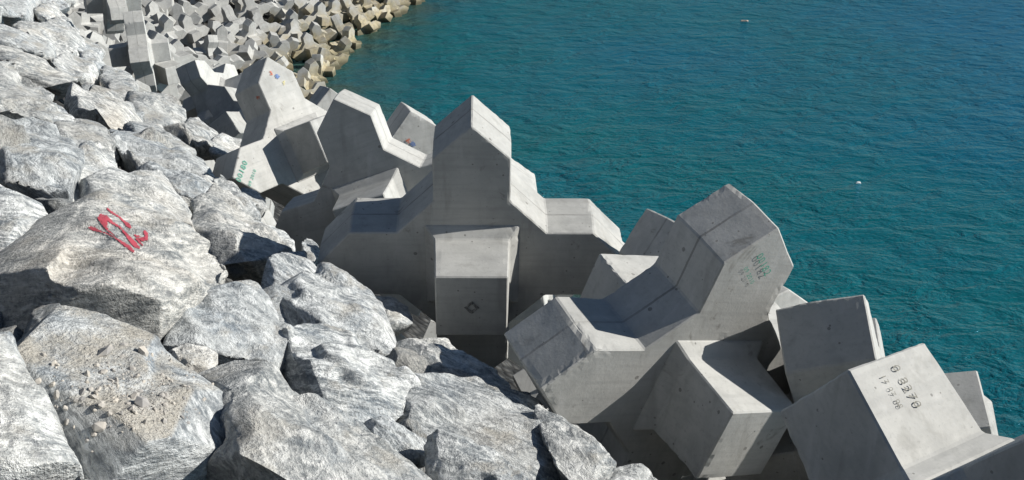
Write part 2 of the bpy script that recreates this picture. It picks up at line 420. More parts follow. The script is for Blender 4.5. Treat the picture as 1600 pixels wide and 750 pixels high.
for i, (k, (loc, q, lab)) in enumerate(NEAR.items()):
    o_ = HERO[k] = block(loc, q, lab, "big concrete blocks at the foot of the boulders", hero=i + 1, chips={'B1': .22, 'B2': .36, 'B3': .15, 'B4': .2, 'B5': .3, 'B6': .22}.get(k, .3))
HERO['B6']['no_seam'] = 1.0; HERO['B5']['no_seam'] = 1.0
bpy.data.meshes.remove(dense)

# ------------------------------------------------------------------ blocks further along the slope
def rquat(r):
    u1, u2, u3 = r.random(), r.random(), r.random()
    return (math.sqrt(1 - u1) * math.sin(2 * math.pi * u2), math.sqrt(1 - u1) * math.cos(2 * math.pi * u2), math.sqrt(u1) * math.sin(2 * math.pi * u3), math.sqrt(u1) * math.cos(2 * math.pi * u3))
rb = random.Random(21)
placed = [np.array(v[0]) for v in NEAR.values()]
cand = []
for i in range(len(toe)):
    for _ in range(420):
        cand.append((i, rb.random()))
rb.shuffle(cand)
far = []
def seen(P, m=30):
    x, y, z = project(P); return z > 1 and -m < x < W_ + m and -m < y < H_ + m
for i, w in cand:
    w = .005 + w * 1.02
    p = slope_point(i, min(w, 1.0)); p[2] += .75
    if p[1] < 15.5: continue
    x, y, z = project(p)
    if not (40 < x < 760 and -45 < y < 330): continue
    if y > 205 and x > 385: continue                    # wholly behind the near blocks
    if any((p[0] - q[0]) ** 2 + (p[1] - q[1]) ** 2 + (p[2] - q[2]) ** 2 < (1.66 if z < 45 else 1.48) ** 2 for q in placed): continue
    placed.append(p); far.append((z, p, w))
far.sort(key=lambda t: t[0])
print('FAR', len(far))
for z, p, w in far[:270]:
    if w > .86: lab, gr = "stained ochre concrete block at the waterline of the far heap", "concrete blocks along the far waterline"
    elif w < .14: lab, gr = "grey concrete block in the row beside the boulders further along the slope", "concrete blocks beside the far boulders"
    else: lab, gr = "pale concrete block in the crowded heap along the far slope", GROUP_FAR
    best = None
    for _ in range(4):
        q_ = rquat(rb) if rb.random() < .35 else None
        if q_ is None: q_ = Quaternion(Vector((rb.uniform(-1, 1), rb.uniform(-1, 1), rb.uniform(-1, 1))).normalized(), rb.uniform(0, .75)) @ Quaternion(NEAR[rb.choice(('B1', 'B2', 'B3', 'B4', 'B6', 'C1', 'C3', 'B10'))][1])
        q_ = Quaternion(q_); vd = (Vector(CAM) - Vector(p)).normalized(); sc_ = 0
        for ax_, wgt in (((0, 1, 0), 1.2), ((0, -1, 0), 1.2), ((0, 0, 1), .5), ((0, 0, -1), .5), ((1, 0, 0), .5), ((-1, 0, 0), .5), ((.7, 0, .7), .5), ((-.7, 0, .7), .5), ((.7, 0, -.7), .5), ((-.7, 0, -.7), .5)):
            nn_ = q_ @ Vector(ax_); sc_ += wgt * max(0, nn_.dot(vd)) * (min(.5, max(-.1, nn_.dot(SUN))))
        if best is None or sc_ > best[0]: best = (sc_, q_)
    block(p, best[1], lab, gr)

# ------------------------------------------------------------------ boulders
def rock_mesh(pts, size, seed, vox=56, amp=1.0):
    """convex hull of points, remeshed and roughened"""
    bm = bmesh.new()
    for p in pts: bm.verts.new(tuple(map(float, p)))
    r = bmesh.ops.convex_hull(bm, input=bm.verts)
    bmesh.ops.delete(bm, geom=[v for v in bm.verts if not v.link_faces], context='VERTS')
    me = bpy.data.meshes.new('boulder_tmp'); bm.to_mesh(me); bm.free()
    o = bpy.data.objects.new('boulder_tmp', me); COL.objects.link(o)
    rm = o.modifiers.new('r', 'REMESH'); rm.mode = 'VOXEL'; rm.voxel_size = size / vox
    sm = o.modifiers.new('s', 'SMOOTH'); sm.factor = .5; sm.iterations = 1
    dg = bpy.context.evaluated_depsgraph_get()
    out = bpy.data.meshes.new_from_object(o.evaluated_get(dg))
    bpy.data.objects.remove(o); bpy.data.meshes.remove(me)
    n = len(out.vertices); P = np.empty(n * 3); out.vertices.foreach_get('co', P); P = P.reshape(-1, 3)
    N = np.empty(n * 3); out.vertices.foreach_get('normal', N); N = N.reshape(-1, 3)
    so = np.array([seed * 3.7, seed * 1.9, seed * 5.1]); s = size
    rr = np.random.default_rng(seed)
    ax = rr.normal(size=3); ax /= np.linalg.norm(ax)
    Q = P + .10 * s * np.stack([pnoise(P / s * 2.2 + so + k * 9) for k in range(3)], 1)
    lay = Q @ ax / s                                         # foliation layering: small steps and ledges
    step = np.abs(((lay * 9 + .35 * fbm(P / s * 3 + so, 2)) % 1.0) - .5) * 2
    d = .022 * s * fbm(P / s * 1.9 + so, 3) + .013 * s * fbm(P / s * 5.0 + so, 4, True) * amp
    d += .006 * s * (step - .5) * np.clip(fbm(P / s * 2.5 - so, 2) + .5, 0, 1) * amp
    d += .007 * s * fbm(P / s * 14 + so, 4) * amp
    # broken faces: every cell of a warped cell pattern is a slightly tilted, slightly sunken facet
    for ncell, tilt, dep in ((14, .22, .016), (46, .10, .004)):
        site = P[rr.integers(0, n, ncell)]; P0 = P; tl = rr.normal(size=(ncell, 3)) * tilt; dp = rr.uniform(-1, .6, ncell) * dep * s
        D2 = ((Q[:, None, :] - site[None]) ** 2).sum(2); wt_ = np.exp(-(D2 - D2.min(1)[:, None]) / (.004 * s * s)); wt_ /= wt_.sum(1)[:, None]
        pl = np.clip(P @ tl.T - (site * tl).sum(1)[None], -.022 * s, .022 * s) + dp[None]
        d += (wt_ * pl).sum(1) * amp
    # chiselled facets: cut by random planes
    P = P + N * d[:, None]
    c = P.mean(0)
    for _ in range(13):
        pn = rr.normal(size=3); pn /= np.linalg.norm(pn)
        h = (P - c) @ pn; lim = np.quantile(h, .90 + .085 * rr.random()); e = np.clip(h - lim, 0, None)
        P -= pn * (e * .88)[:, None]
    P = c + (P - c) * 1.15
    out.vertices.foreach_set('co', P.ravel()); out.update()
    out.polygons.foreach_set('use_smooth', [True] * len(out.polygons))
    return out
def boulder(pts, label, seed, group=None, m=None, vox=56, amp=1.0):
    pts = np.array(pts, float); c = pts.mean(0); size = np.ptp(pts, axis=0).max()
    me = rock_mesh(pts - c, size, seed, vox, amp); me.name = 'boulder'
    return tag(link_mesh('boulder', me, m or M_ROCK, None, tuple(c)), label, 'boulder', group)

def traced(outl, ridge, bulge=.16, depth=None, flat=.5, thick=.75, push=0.0):
    """3-D hull points of a boulder standing on the slope: rim, raised points towards the viewer, and its back"""
    back = [p[2] if len(p) > 2 else 0.0 for p in outl]
    O = np.array([p[:2] for p in outl], float); c = O.mean(0); zc = (depth or zrock(*c)) + push
    k = zc / zrock(*c)
    size = np.ptp(O, axis=0).max() / F_ * zc
    pts = []
    for (x, y), bk in zip(O, back):
        z = (zrock(x, y) * k) * (1 - flat) + zc * flat
        pts.append(at(x, y, z + bk * size))
    for x, y, h in ridge:
        z = (zrock(x, y) * k) * (1 - flat) + zc * flat
        pts.append(at(x, y, z - h * size))
    for x, y in c + (O - c) * .82:
        z = zc + thick * size
        p = at(c[0] + (x - c[0]), c[1] + (y - c[1]), zc); d = ray(*c); d /= np.linalg.norm(d)
        pts.append(p + d * thick * size * .8 + np.array([0, 0, -.25 * size]))
    return pts
NEAR_ROCKS = [
    # name, outline, ridge points (x, y, height), label, kwargs
    ('painted', [(-60, 440), (-10, 405), (40, 372), (95, 330), (150, 316), (195, 333), (245, 362), (320, 405), (346, 425), (332, 452), (300, 505), (250, 549), (175, 528, .1), (100, 512, .25), (20, 525, .3), (-60, 540, .3)],
     [(110, 375, .16), (170, 350, .12), (240, 400, .18), (60, 430, .22), (200, 440, .26), (290, 440, .17), (120, 470, .22), (220, 505, .16)], "large boulder sprayed with a red paint mark", dict(vox=80)),
    ('dusty', [(12, 530), (60, 511), (110, 505), (170, 517), (225, 540), (290, 587), (345, 640), (354, 662), (346, 705), (322, 760), (230, 790), (140, 790), (90, 720), (45, 620)],
     [(70, 560, .05), (140, 545, .08), (210, 575, .12), (280, 625, .16), (325, 665, .14), (110, 640, .16), (200, 660, .21), (260, 690, .23), (320, 705, .13), (200, 730, .2)], "flat-topped boulder covered with sandy dust and pebbles", dict(vox=80, m='dust', amp=.3)),
    ('corner', [(-70, 520), (0, 522), (36, 588), (75, 676), (128, 762), (60, 800), (-100, 800), (-120, 600)], [(0, 600, .15), (50, 690, .14), (-30, 700, .2)], "smooth boulder cut off by the bottom left corner of the picture", dict(amp=.5)),
    ('ridge', [(287, 592, .45), (345, 558), (402, 584), (460, 626), (520, 652), (580, 702), (650, 742), (700, 790), (520, 810), (320, 800, .5), (300, 710, .5), (305, 640, .5)],
     [(350, 575, .20), (404, 602, .30), (412, 690, .36), (400, 785, .36), (475, 645, .12), (560, 700, .06), (500, 740, .16)], "sharp-ridged boulder with a dark shaded left face and bright streaked right face", dict(vox=80)),
    ('tall', [(262, 545), (285, 505), (330, 448), (352, 424), (400, 440), (426, 482), (441, 540), (449, 592), (400, 584), (340, 560)],
     [(350, 460, .12), (395, 480, .15), (415, 540, .12), (340, 520, .14)], "tall boulder with vertical white streaks, behind the sharp-ridged boulder", {}),
    ('crumb', [(258, 552), (290, 540), (330, 545), (350, 560), (310, 590), (285, 595)], [(300, 560, .15)], "small crumbly brown rock wedged between the dusty and the streaked boulders", {}),
    ('wide', [(418, 470), (424, 450), (465, 452), (500, 440), (528, 422), (545, 430), (570, 458), (610, 500), (632, 522), (610, 557), (560, 545), (500, 520), (432, 498)],
     [(500, 462, .14), (545, 470, .14), (590, 520, .12), (460, 480, .14)], "broad sunlit boulder with a warm stain, beside the foot of the upright block", {}),
    ('cube', [(411, 420), (430, 405), (472, 394), (481, 402), (492, 446), (480, 458), (425, 465), (413, 452)], [(440, 425, .2), (470, 420, .2), (450, 450, .15)], "small squarish boulder resting above the broad stained boulder", {}),
    ('wedge', [(296, 366, .3), (308, 330, .15), (338, 306), (362, 314), (400, 345), (442, 396), (432, 412), (408, 425), (380, 398), (345, 382, .2), (312, 388, .35)],
     [(345, 330, .16), (350, 375, .1), (390, 375, .16), (420, 400, .12)], "wedge-shaped boulder with a grey shaded left end and a long pale flank", {}),
    ('rim', [(396, 346), (430, 352), (450, 372), (461, 400), (445, 405), (420, 378), (402, 362)], [(435, 372, .14)], "rounded boulder at the edge just past the wedge-shaped boulder", {}),
    ('mid', [(430, 502), (470, 518), (510, 522), (560, 545), (602, 572), (642, 603), (622, 642), (580, 662), (540, 642), (480, 612), (455, 592), (440, 545)],
     [(470, 545, .12), (530, 560, .16), (590, 600, .15), (510, 600, .16), (560, 640, .1)], "bright streaked boulder below the broad stained boulder", dict(vox=70)),
    ('low', [(612, 562, .3), (625, 535), (640, 513), (680, 525), (730, 558), (772, 580), (785, 607), (740, 604, .2), (690, 592, .3), (640, 588, .35)],
     [(650, 540, .16), (690, 550, .14), (740, 585, .1), (665, 575, .14)], "low boulder with a ribbed shaded face at the foot of the nosed upright block", {}),
    ('big', [(590, 662), (610, 625), (642, 600), (690, 587), (760, 604), (812, 608), (842, 640), (862, 690), (890, 770), (760, 800), (660, 740)],
     [(690, 620, .12), (760, 635, .16), (820, 660, .14), (700, 680, .18), (800, 730, .18)], "large pale boulder below the tilted block with grit on its face", dict(vox=74, push=.25)),
    ('edge', [(836, 638), (880, 653), (930, 690), (959, 721), (945, 752), (905, 770), (868, 730)], [(880, 690, .16), (925, 720, .14)], "grey speckled boulder touching the lower corner of the tilted block", dict(push=-.15)),
    ('slab', [(672, 700, .35), (682, 665, .15), (700, 660), (740, 690), (800, 738), (830, 780), (680, 790, .5)], [(700, 690, .16), (750, 730, .16)], "pointed boulder with a shaded left side at the bottom edge", dict(push=-.35)),
    ('tip', [(935, 760), (950, 740), (985, 715), (1010, 735), (1032, 770), (980, 790)], [(985, 740, .15)], "tip of a boulder at the bottom edge under the tilted block", {}),
    ('chip', [(570, 662), (610, 660), (660, 690), (672, 715), (650, 725), (600, 700)], [(625, 690, .14)], "flat dark rock wedged left of the pointed boulder", {}),
    ('leftlow', [(-60, 290), (0, 284), (45, 302), (76, 330), (80, 345), (40, 376), (0, 412, .2), (-60, 430, .2)], [(10, 320, .14), (40, 350, .14)], "pale boulder on the left edge above the painted boulder", {}),
    ('leftmid', [(-40, 175), (20, 180), (65, 190), (112, 222), (125, 285), (95, 330), (60, 302), (0, 282), (-40, 270)], [(30, 215, .12), (80, 250, .14), (90, 300, .1), (10, 250, .12)], "blue-grey slab-faced boulder on the left edge", {}),
    ('brown', [(92, 272), (125, 240), (160, 233), (186, 250), (160, 285), (120, 312), (88, 332)], [(140, 262, .14), (120, 290, .12)], "tan-stained boulder with a dark pit behind the painted boulder", {}),
    ('behind', [(125, 303), (178, 262), (240, 273), (282, 312), (298, 352), (272, 367), (240, 362), (195, 334), (150, 318)], [(190, 290, .12), (240, 310, .14), (260, 345, .1)], "boulder directly behind the red-painted one, its top in full sun", {}),
    ('notch', [(24, 142, .1), (60, 148), (102, 175), (109, 192), (82, 207, .25), (48, 195, .35), (32, 170, .3)], [(60, 170, .14), (90, 190, .1)], "dark-sided boulder leaning over a black gap near the left edge", {}),
    ('pale', [(180, 210), (230, 195), (290, 225), (330, 262), (345, 290), (300, 300), (250, 275), (200, 255)], [(240, 225, .12), (290, 255, .14)], "whitish boulder with fine bands above the wedge-shaped boulder", {}),
    ('top1', [(-30, -20), (30, -25), (58, 0), (57, 18), (35, 24), (0, 16), (-30, 10)], [(25, 2, .15)], "boulder in the very top left corner", {}),
    ('top2', [(56, 14), (70, 5), (84, 13), (89, 28), (78, 35), (60, 28)], [(74, 18, .2)], "rounded whitish stone beside the black gap at the top of the slope", {}),
    ('top3', [(30, 40), (58, 33), (110, 40), (130, 58), (126, 73), (100, 88), (60, 80), (33, 64)], [(80, 55, .13), (110, 66, .12)], "long pale boulder pointing at the seamed far blocks", {}),
    ('top4', [(-20, 42), (30, 46), (62, 62), (74, 88), (25, 80), (-20, 68)], [(30, 60, .12)], "grey boulder on the left edge under the corner one", {}),
    ('tan', [(-20, 62), (30, 73), (75, 98), (114, 136), (76, 134), (30, 118), (-20, 100)], [(30, 92, .12), (75, 115, .12)], "boulder with a tan streak along its back near the left edge", {}),
    ('top6', [(83, 96), (110, 86), (142, 95), (154, 116), (122, 126), (94, 112)], [(118, 102, .15)], "grey banded boulder halfway up the slope, right of the tan-streaked one", {}),
    ('lefta', [(-30, 108), (40, 122), (78, 150), (64, 194), (20, 186), (-30, 188)], [(25, 145, .13), (50, 165, .1)], "bulky boulder on the left edge beside the dark-sided one", {}),
    ('heart', [(108, 142), (160, 137), (202, 163), (222, 190), (208, 208), (160, 204), (118, 184)], [(150, 160, .13), (190, 185, .13)], "big pale boulder in the middle of the slope, scratched with fine lines", {}),
    ('s1', [(126, 84), (150, 80), (165, 104), (146, 110), (130, 98)], [(146, 93, .18)], "cream-coloured stone at the edge of the slope by the black gap", {}),
    ('s2', [(114, 70), (140, 66), (158, 78), (142, 88), (120, 84)], [(137, 75, .18)], "flat grey stone jutting into the black gap", {}),
    ('s3', [(158, 110), (185, 106), (205, 128), (197, 147), (168, 142)], [(182, 124, .16)], "whitish boulder just below the black gap by the far blocks", {}),
    ('s4', [(78, 190), (110, 183), (152, 199), (184, 216), (152, 238), (98, 240)], [(130, 207, .14)], "cracked boulder between the scratched one and the tan-stained one", {}),
    ('s5', [(205, 252), (250, 262), (300, 273), (334, 300), (312, 322), (280, 308)], [(270, 280, .13)], "flattish boulder above the wedge-shaped one", {}),
    ('s6', [(332, 282), (354, 280), (400, 333), (398, 352), (358, 316)], [(366, 308, .14)], "narrow boulder leading down under the sunlit leaning block", {}),
    ('s7', [(208, 175), (235, 190), (262, 212), (300, 230), (290, 250), (240, 225), (205, 210)], [(250, 215, .12)], "pale ledge of rock above the whitish banded boulder", {}),
    ('s8', [(285, 195), (310, 188), (335, 205), (345, 235), (318, 240), (290, 222)], [(315, 212, .15)], "yellowish white boulder at the slope edge below the craggy one", {}),
    ('knob', [(300, 285), (318, 268), (338, 275), (350, 300), (330, 308), (305, 300)], [(325, 285, .18)], "small knob of rock with a black shaded side near the sunlit leaning block", {}),
    ('crag', [(208, 150), (232, 140), (262, 148), (285, 180), (292, 205), (262, 212), (225, 200), (212, 178)], [(235, 165, .15), (265, 185, .15)], "craggy boulder with a brown underside near the far blocks", {}),
    ('blockyx', [(330, 205), (362, 212), (392, 240), (360, 262), (335, 240)], [(355, 235, .12)], "yellowish boulder at the edge by the sunlit leaning block", {}),
    ('egg', [(172, 125), (190, 122), (208, 135), (206, 150), (185, 152), (172, 142)], [(190, 135, .2)], "round yellowish boulder at the top of the gap beside the far blocks", {}),
    ('dark1', [(372, 290), (400, 296), (412, 322), (410, 335), (385, 318)], [(395, 310, .1)], "blue-black shaded rock under the sunlit leaning block", {}),
    ('dark2', [(575, 470), (605, 462), (635, 480), (640, 500), (612, 510), (582, 490)], [(608, 480, .14)], "dark shaded rock in the gap left of the upright block's nose", {}),
    ('dark3', [(470, 378), (492, 372), (500, 392), (492, 415), (474, 405)], [(485, 390, .15)], "small dark rock under the left arm of the upright block", {}),
]
BOULD = {}
for k, (nm, outl, ridge, lab, kw) in enumerate(NEAR_ROCKS):
    kw = dict(kw); m = M_DUST if kw.pop('m', None) == 'dust' else None
    BOULD[nm] = boulder(traced(outl, ridge, push=kw.pop('push', 0.0)), lab, 100 + k, "big boulders in front", m, kw.get('vox', 60), kw.get('amp', 1.0))

# smaller shapes fill the rest of the slope: a dozen boulder forms, copied, turned and scaled
forms = []
for k in range(14):
    rr = np.random.default_rng(500 + k)
    p = rr.normal(size=(22, 3)); p /= np.linalg.norm(p, axis=1)[:, None]; p *= rr.uniform(.75, 1.05, size=(22, 1)) * np.array([1.15, .9, .7])
    me = rock_mesh(p, 2.1, 900 + k, 44); me.name = 'boulder'; me.materials.append(M_ROCK); forms.append(me)
covered = [(np.array([q[:2] for q in o], float).mean(0), np.ptp(np.array([q[:2] for q in o], float), axis=0) * .5) for _, o, _, _, _ in NEAR_ROCKS]
rk = random.Random(5); taken = []
def toe_px(py):   # photograph x of the edge between boulders and blocks
    return np.interp(py, [0, 70, 140, 180, 250, 330, 410, 510, 610, 745], [85, 140, 215, 280, 330, 395, 470, 680, 825, 1000])
tries = 0; nfill = 0
while tries < 9000 and nfill < 150:
    tries += 1
    py = -30 + 800 * rk.random() ** 2.0; px = rk.uniform(-120, toe_px(max(py, 0)) - 4)
    z = zrock(px, py)
    if z > 60: continue
    edge = toe_px(max(py, 0)) - px
    s = rk.uniform(.16, .42) if edge > 45 * 8 / z else rk.uniform(.12, .30)
    if z < 7: s *= .6
    if z > 18: s = rk.uniform(.35, .9)
    inside = any(abs(px - c[0]) < h[0] * .92 and abs(py - c[1]) < h[1] * .92 for c, h in covered)
    p = at(px, py, z)
    if inside: continue
    sink = .22 * s
    near_tr = any(abs(px - c[0]) < h[0] * 1.25 and abs(py - c[1]) < h[1] * 1.25 for c, h in covered)
    if near_tr: s = min(s, .36); sink = .28 + .5 * s
    if any(np.linalg.norm(p - q) < .66 * (s + t) for q, t in taken): continue
    taken.append((p, s)); nfill += 1
    o = bpy.data.objects.new('boulder', rk.choice(forms)); COL.objects.link(o)
    o.location = (p[0], p[1], p[2] - sink); o.rotation_euler = (rk.uniform(-.5, .5), rk.uniform(-.2, .6), rk.uniform(0, 6.28)); o.scale = (s, s, s)
    if s < .36: tag(o, "small pale stone among the larger boulders on the slope", 'boulder', "small stones between the boulders")
    elif z > 14: tag(o, "pale boulder on the far part of the slope, beside the block heap", 'boulder', "boulders on the far slope")
    else: tag(o, "grey-white boulder packed among its neighbours on the nearer slope", 'boulder', "boulders packed on the slope")
print('FILL', nfill)

# ------------------------------------------------------------------ blocks of the layer beneath, seen in the dark gaps, and an added shade caster outside the picture
for p, q, lab in (((1.3, 4.6, 9.7), (.75, -.3, .5, .3), "shaded block below the tilted block at the bottom edge"),
                  ((1.75, 6.2, 9.5), (.55, .1, .75, .35), "block with lit edges seen between the tilted block and the dark one")):
    block(p, Quaternion(q).normalized(), lab, "concrete blocks of the lower layer")


# an unseen boulder, added beyond the right edge to throw shade on the corner
_p = at(1495, 705, 4.15); _v = at(1520, 770, 4.0) - at(1440, 610, 4.4); _S = np.array(SUN); _v -= _S * (_v @ _S); _v /= np.linalg.norm(_v)
o = bpy.data.objects.new('boulder', forms[3]); COL.objects.link(o); o.location = _p + _S * 2.9 + _v * 1.95; o.scale = (1.75, 1.75, 1.75); o.rotation_euler = (.3, 1.0, .4)
tag(o, "unseen boulder added beyond the right edge to shade the corner", 'boulder', "big boulders in front")

# ------------------------------------------------------------------ paint and stencils
def bvh_of(o):
    me = o.data; M = o.matrix_basis
    return BVHTree.FromPolygons([M @ v.co for v in me.vertices], [tuple(p.vertices) for p in me.polygons])
def drape(bvh, poly, lift=.0025):
    """a painted patch lying on a surface: grid cells inside a polygon, laid on what is under them"""
    P = np.array(poly, float); x0, y0 = P.min(0); x1, y1 = P.max(0)
    step = 1.3; verts, faces, idx = [], [], {}
    def inside(x, y):
        r = False
        for i in range(len(P)):
            (ax, ay), (bx, by) = P[i], P[(i + 1) % len(P)]
            if (ay > y) != (by > y) and x < (bx - ax) * (y - ay) / (by - ay) + ax: r = not r
        return r
    def vert(i, j):
        if (i, j) not in idx:
            d = Vector(ray(x0 + i * step, y0 + j * step)).normalized()
            h = bvh.ray_cast(Vector(CAM), d)
            if h[0] is None: return None
            n = h[1] if h[1].dot(d) < 0 else -h[1]
            idx[(i, j)] = len(verts); verts.append(h[0] + n * lift - d * .002)
        return idx[(i, j)]
    for i in range(int((x1 - x0) / step) + 2):
        for j in range(int((y1 - y0) / step) + 2):
            if inside(x0 + (i + .5) * step, y0 + (j + .5) * step):
                q = [vert(i, j), vert(i, j + 1), vert(i + 1, j + 1), vert(i + 1, j)]
                if None not in q: faces.append(tuple(q))
    return verts, faces
def stroke(pts):
    """outline of a brush stroke given as (x, y, width)"""
    A = np.array(pts, float); d = np.gradient(A[:, :2], axis=0); d /= np.linalg.norm(d, axis=1)[:, None] + 1e-9
    n = np.stack([-d[:, 1], d[:, 0]], 1) * A[:, 2:3] * .46
    return np.concatenate([A[:, :2] + n, (A[:, :2] - n)[::-1]])
S1 = [[(215, 345, 20), (240, 350, 55), (285, 362, 48), (330, 382, 26), (420, 410, 14), (520, 462, 12), (590, 512, 30), (680, 575, 46), (735, 618, 34), (752, 640, 10)],
      [(335, 205, 60), (372, 235, 105), (400, 290, 80), (412, 335, 40), (440, 375, 22), (520, 445, 12)],
      [(400, 215, 50), (480, 282, 30), (580, 342, 24), (640, 405, 32), (690, 470, 44), (730, 520, 58), (775, 565, 56), (815, 590, 14)],
      [(430, 120, 14), (470, 160, 26), (560, 215, 20), (625, 275, 28), (680, 318, 54), (712, 352, 14)],
      [(862, 385, 26), (890, 430, 52), (890, 475, 66), (845, 482, 52), (790, 452, 34), (745, 430, 12)],
      [(770, 470, 14), (805, 510, 26), (850, 560, 12)]]
rk_o = BOULD['painted']; bv = bvh_of(rk_o); V_, F_s = [], []
for st_ in S1:
    v, f = drape(bv, [(110 + x / 7.5, 310 + y / 7.5) for x, y in stroke(st_)])
    F_s += [tuple(i + len(V_) for i in q) for q in f]; V_ += v
pm = mesh_from('paint_mark', [Vector(v) - rk_o.location for v in V_], F_s, True)
link_mesh('paint_mark', pm, M_RED, rk_o)

def stencil(blk, rows, px, dirpx, size, m, gap=1.35):
    """lettering on the block face seen at photograph pixel px, reading along dirpx (pixels)"""
    bv = bvh_of(blk); M = Matrix.LocRotScale(blk.location, blk.rotation_quaternion, None)
    d0 = Vector(ray(*px)).normalized(); h0 = bv.ray_cast(Vector(CAM), d0)
    n = h0[1].normalized(); n = n if n.dot(d0) < 0 else -n
    d1 = Vector(ray(px[0] + dirpx[0], px[1] + dirpx[1])).normalized()
    t = (h0[0] - Vector(CAM)).dot(n) / d1.dot(n); e1 = (Vector(CAM) + d1 * t - h0[0]).normalized(); e2 = n.cross(e1)
    for k, (txt, sc) in enumerate(rows):
        cu = bpy.data.curves.new('stencil_number', 'FONT'); cu.body = txt; cu.size = size * sc; cu.space_character = 1.15; cu.align_x = 'CENTER'; cu.resolution_u = 2
        tmp = bpy.data.objects.new('stencil_tmp', cu); COL.objects.link(tmp)
        dg = bpy.context.evaluated_depsgraph_get(); me = bpy.data.meshes.new_from_object(tmp.evaluated_get(dg)); bpy.data.objects.remove(tmp)
        org = h0[0] - e2 * (k * size * gap) + n * .007
        T = Matrix((( e1.x, e2.x, n.x, org.x), (e1.y, e2.y, n.y, org.y), (e1.z, e2.z, n.z, org.z), (0, 0, 0, 1)))
        me.transform(M.inverted() @ T); me.materials.clear()
        link_mesh('stencil_number', me, m, blk)
def dab(blk, poly, m, name='paint_dab'):
    v, f = drape(bvh_q(blk), poly, .006)
    if f:
        Mi = Matrix.LocRotScale(blk.location, blk.rotation_quaternion, None).inverted()
        link_mesh(name, mesh_from(name, [Mi @ Vector(q) for q in v], f), m, blk)
def bvh_q(blk):
    M = Matrix.LocRotScale(blk.location, blk.rotation_quaternion, None); me = blk.data
    return BVHTree.FromPolygons([M @ v.co for v in me.vertices], [tuple(p.vertices) for p in me.polygons])
bvh_of_rock = bvh_of
bvh_of = bvh_q
stencil(HERO['B2'], [("00182", 1.0), ("09 2010", .6)], (1187, 416), (.42, .91), .062, M_GREEN)
stencil(HERO['B5'], [("0 8270", 1.0), ("17 07 08", .6)], (1410, 606), (.50, .87), .056, M_BLACK)
stencil(HERO['B4'], [("00180", 1.0), ("09 2010", .6)], (381, 270), (.35, -.94), .085, M_GREEN)
M_RDAB = worn("orange_red_paint_dab", (.50, .14, .08), 60, .36, .56); M_BDAB = worn("blue_paint_dab", (.12, .19, .38), 60, .36, .56); M_YDAB = worn("yellow_paint_dab", (.60, .54, .25), 60, .38, .58)
dab(HERO['B12'], [(635, 217), (640, 216), (642, 221), (638, 224), (634, 221)], M_RDAB)
dab(HERO['B12'], [(643, 221), (648, 222), (650, 227), (645, 229), (641, 225)], M_BDAB)
dab(HERO['B4'], [(420, 112), (423, 111), (426, 117), (422, 118)], M_RDAB)
dab(HERO['B4'], [(429, 117), (433, 116), (438, 120), (434, 124), (430, 122)], M_BDAB)
dab(HERO['B4'], [(441, 127), (444, 126), (446, 131), (443, 134)], M_YDAB)
dab(HERO['B4'], [(401, 150), (406, 150), (406, 154), (402, 155)], M_RDAB)
# diamond-shaped cast mark on the square nose, its recess shade painted as dark colour
M_MARK = worn("cast_mark_shade", (.13, .13, .125), 40, .30, .60)
c0 = (737, 480)
for k in range(4):
    a0, a1 = k * math.pi / 2, (k + 1) * math.pi / 2
    q = [(c0[0] + r * math.cos(t), c0[1] + .85 * r * math.sin(t)) for r, t in ((12, a0), (12, a1), (6, a1), (6, a0))]
    dab(HERO['B1'], q, M_MARK, 'cast_mark')

# ------------------------------------------------------------------ pebbles lying on the dusty boulder
M_PEB = plain("pebble_stone", (.50, .46, .40), .9, (.30, .29, .28), 9.0)
bv = bvh_of_rock(BOULD['dusty']); rp = random.Random(11); pb = bmesh.new()
def lit_spot(bv, px, py):
    h = bv.ray_cast(Vector(CAM), Vector(ray(px, py)).normalized()); return h[0], h[1]
def pebble(bm, c, r, rg):
    g_ = bmesh.ops.create_icosphere(bm, subdivisions=1, radius=r)
    sc = Vector((rg.uniform(.7, 1.4), rg.uniform(.7, 1.3), rg.uniform(.45, .8))); rot = Quaternion(rquat(rg))
    for v in g_['verts']: v.co = c + rot @ Vector((v.co.x * sc.x * rg.uniform(.8, 1.2), v.co.y * sc.y * rg.uniform(.8, 1.2), v.co.z * sc.z))
for k in range(300):
    px, py = rp.gauss(195, 62), rp.gauss(612, 38)
    if k > 245: px, py = rp.gauss(265, 28), rp.gauss(615, 22)
    co, no = lit_spot(bv, px, py)
    if co is None or no.z < .45: continue
    pebble(pb, co, .004 + .011 * rp.random() ** 4 + (.02 if rp.random() < .025 else 0), rp)
pm = bpy.data.meshes.new('gravel'); pb.to_mesh(pm); pb.free()
tag(link_mesh('gravel', pm, M_PEB), "grit and pebbles scattered on the dusty flat-topped boulder", 'gravel', None, 'stuff')

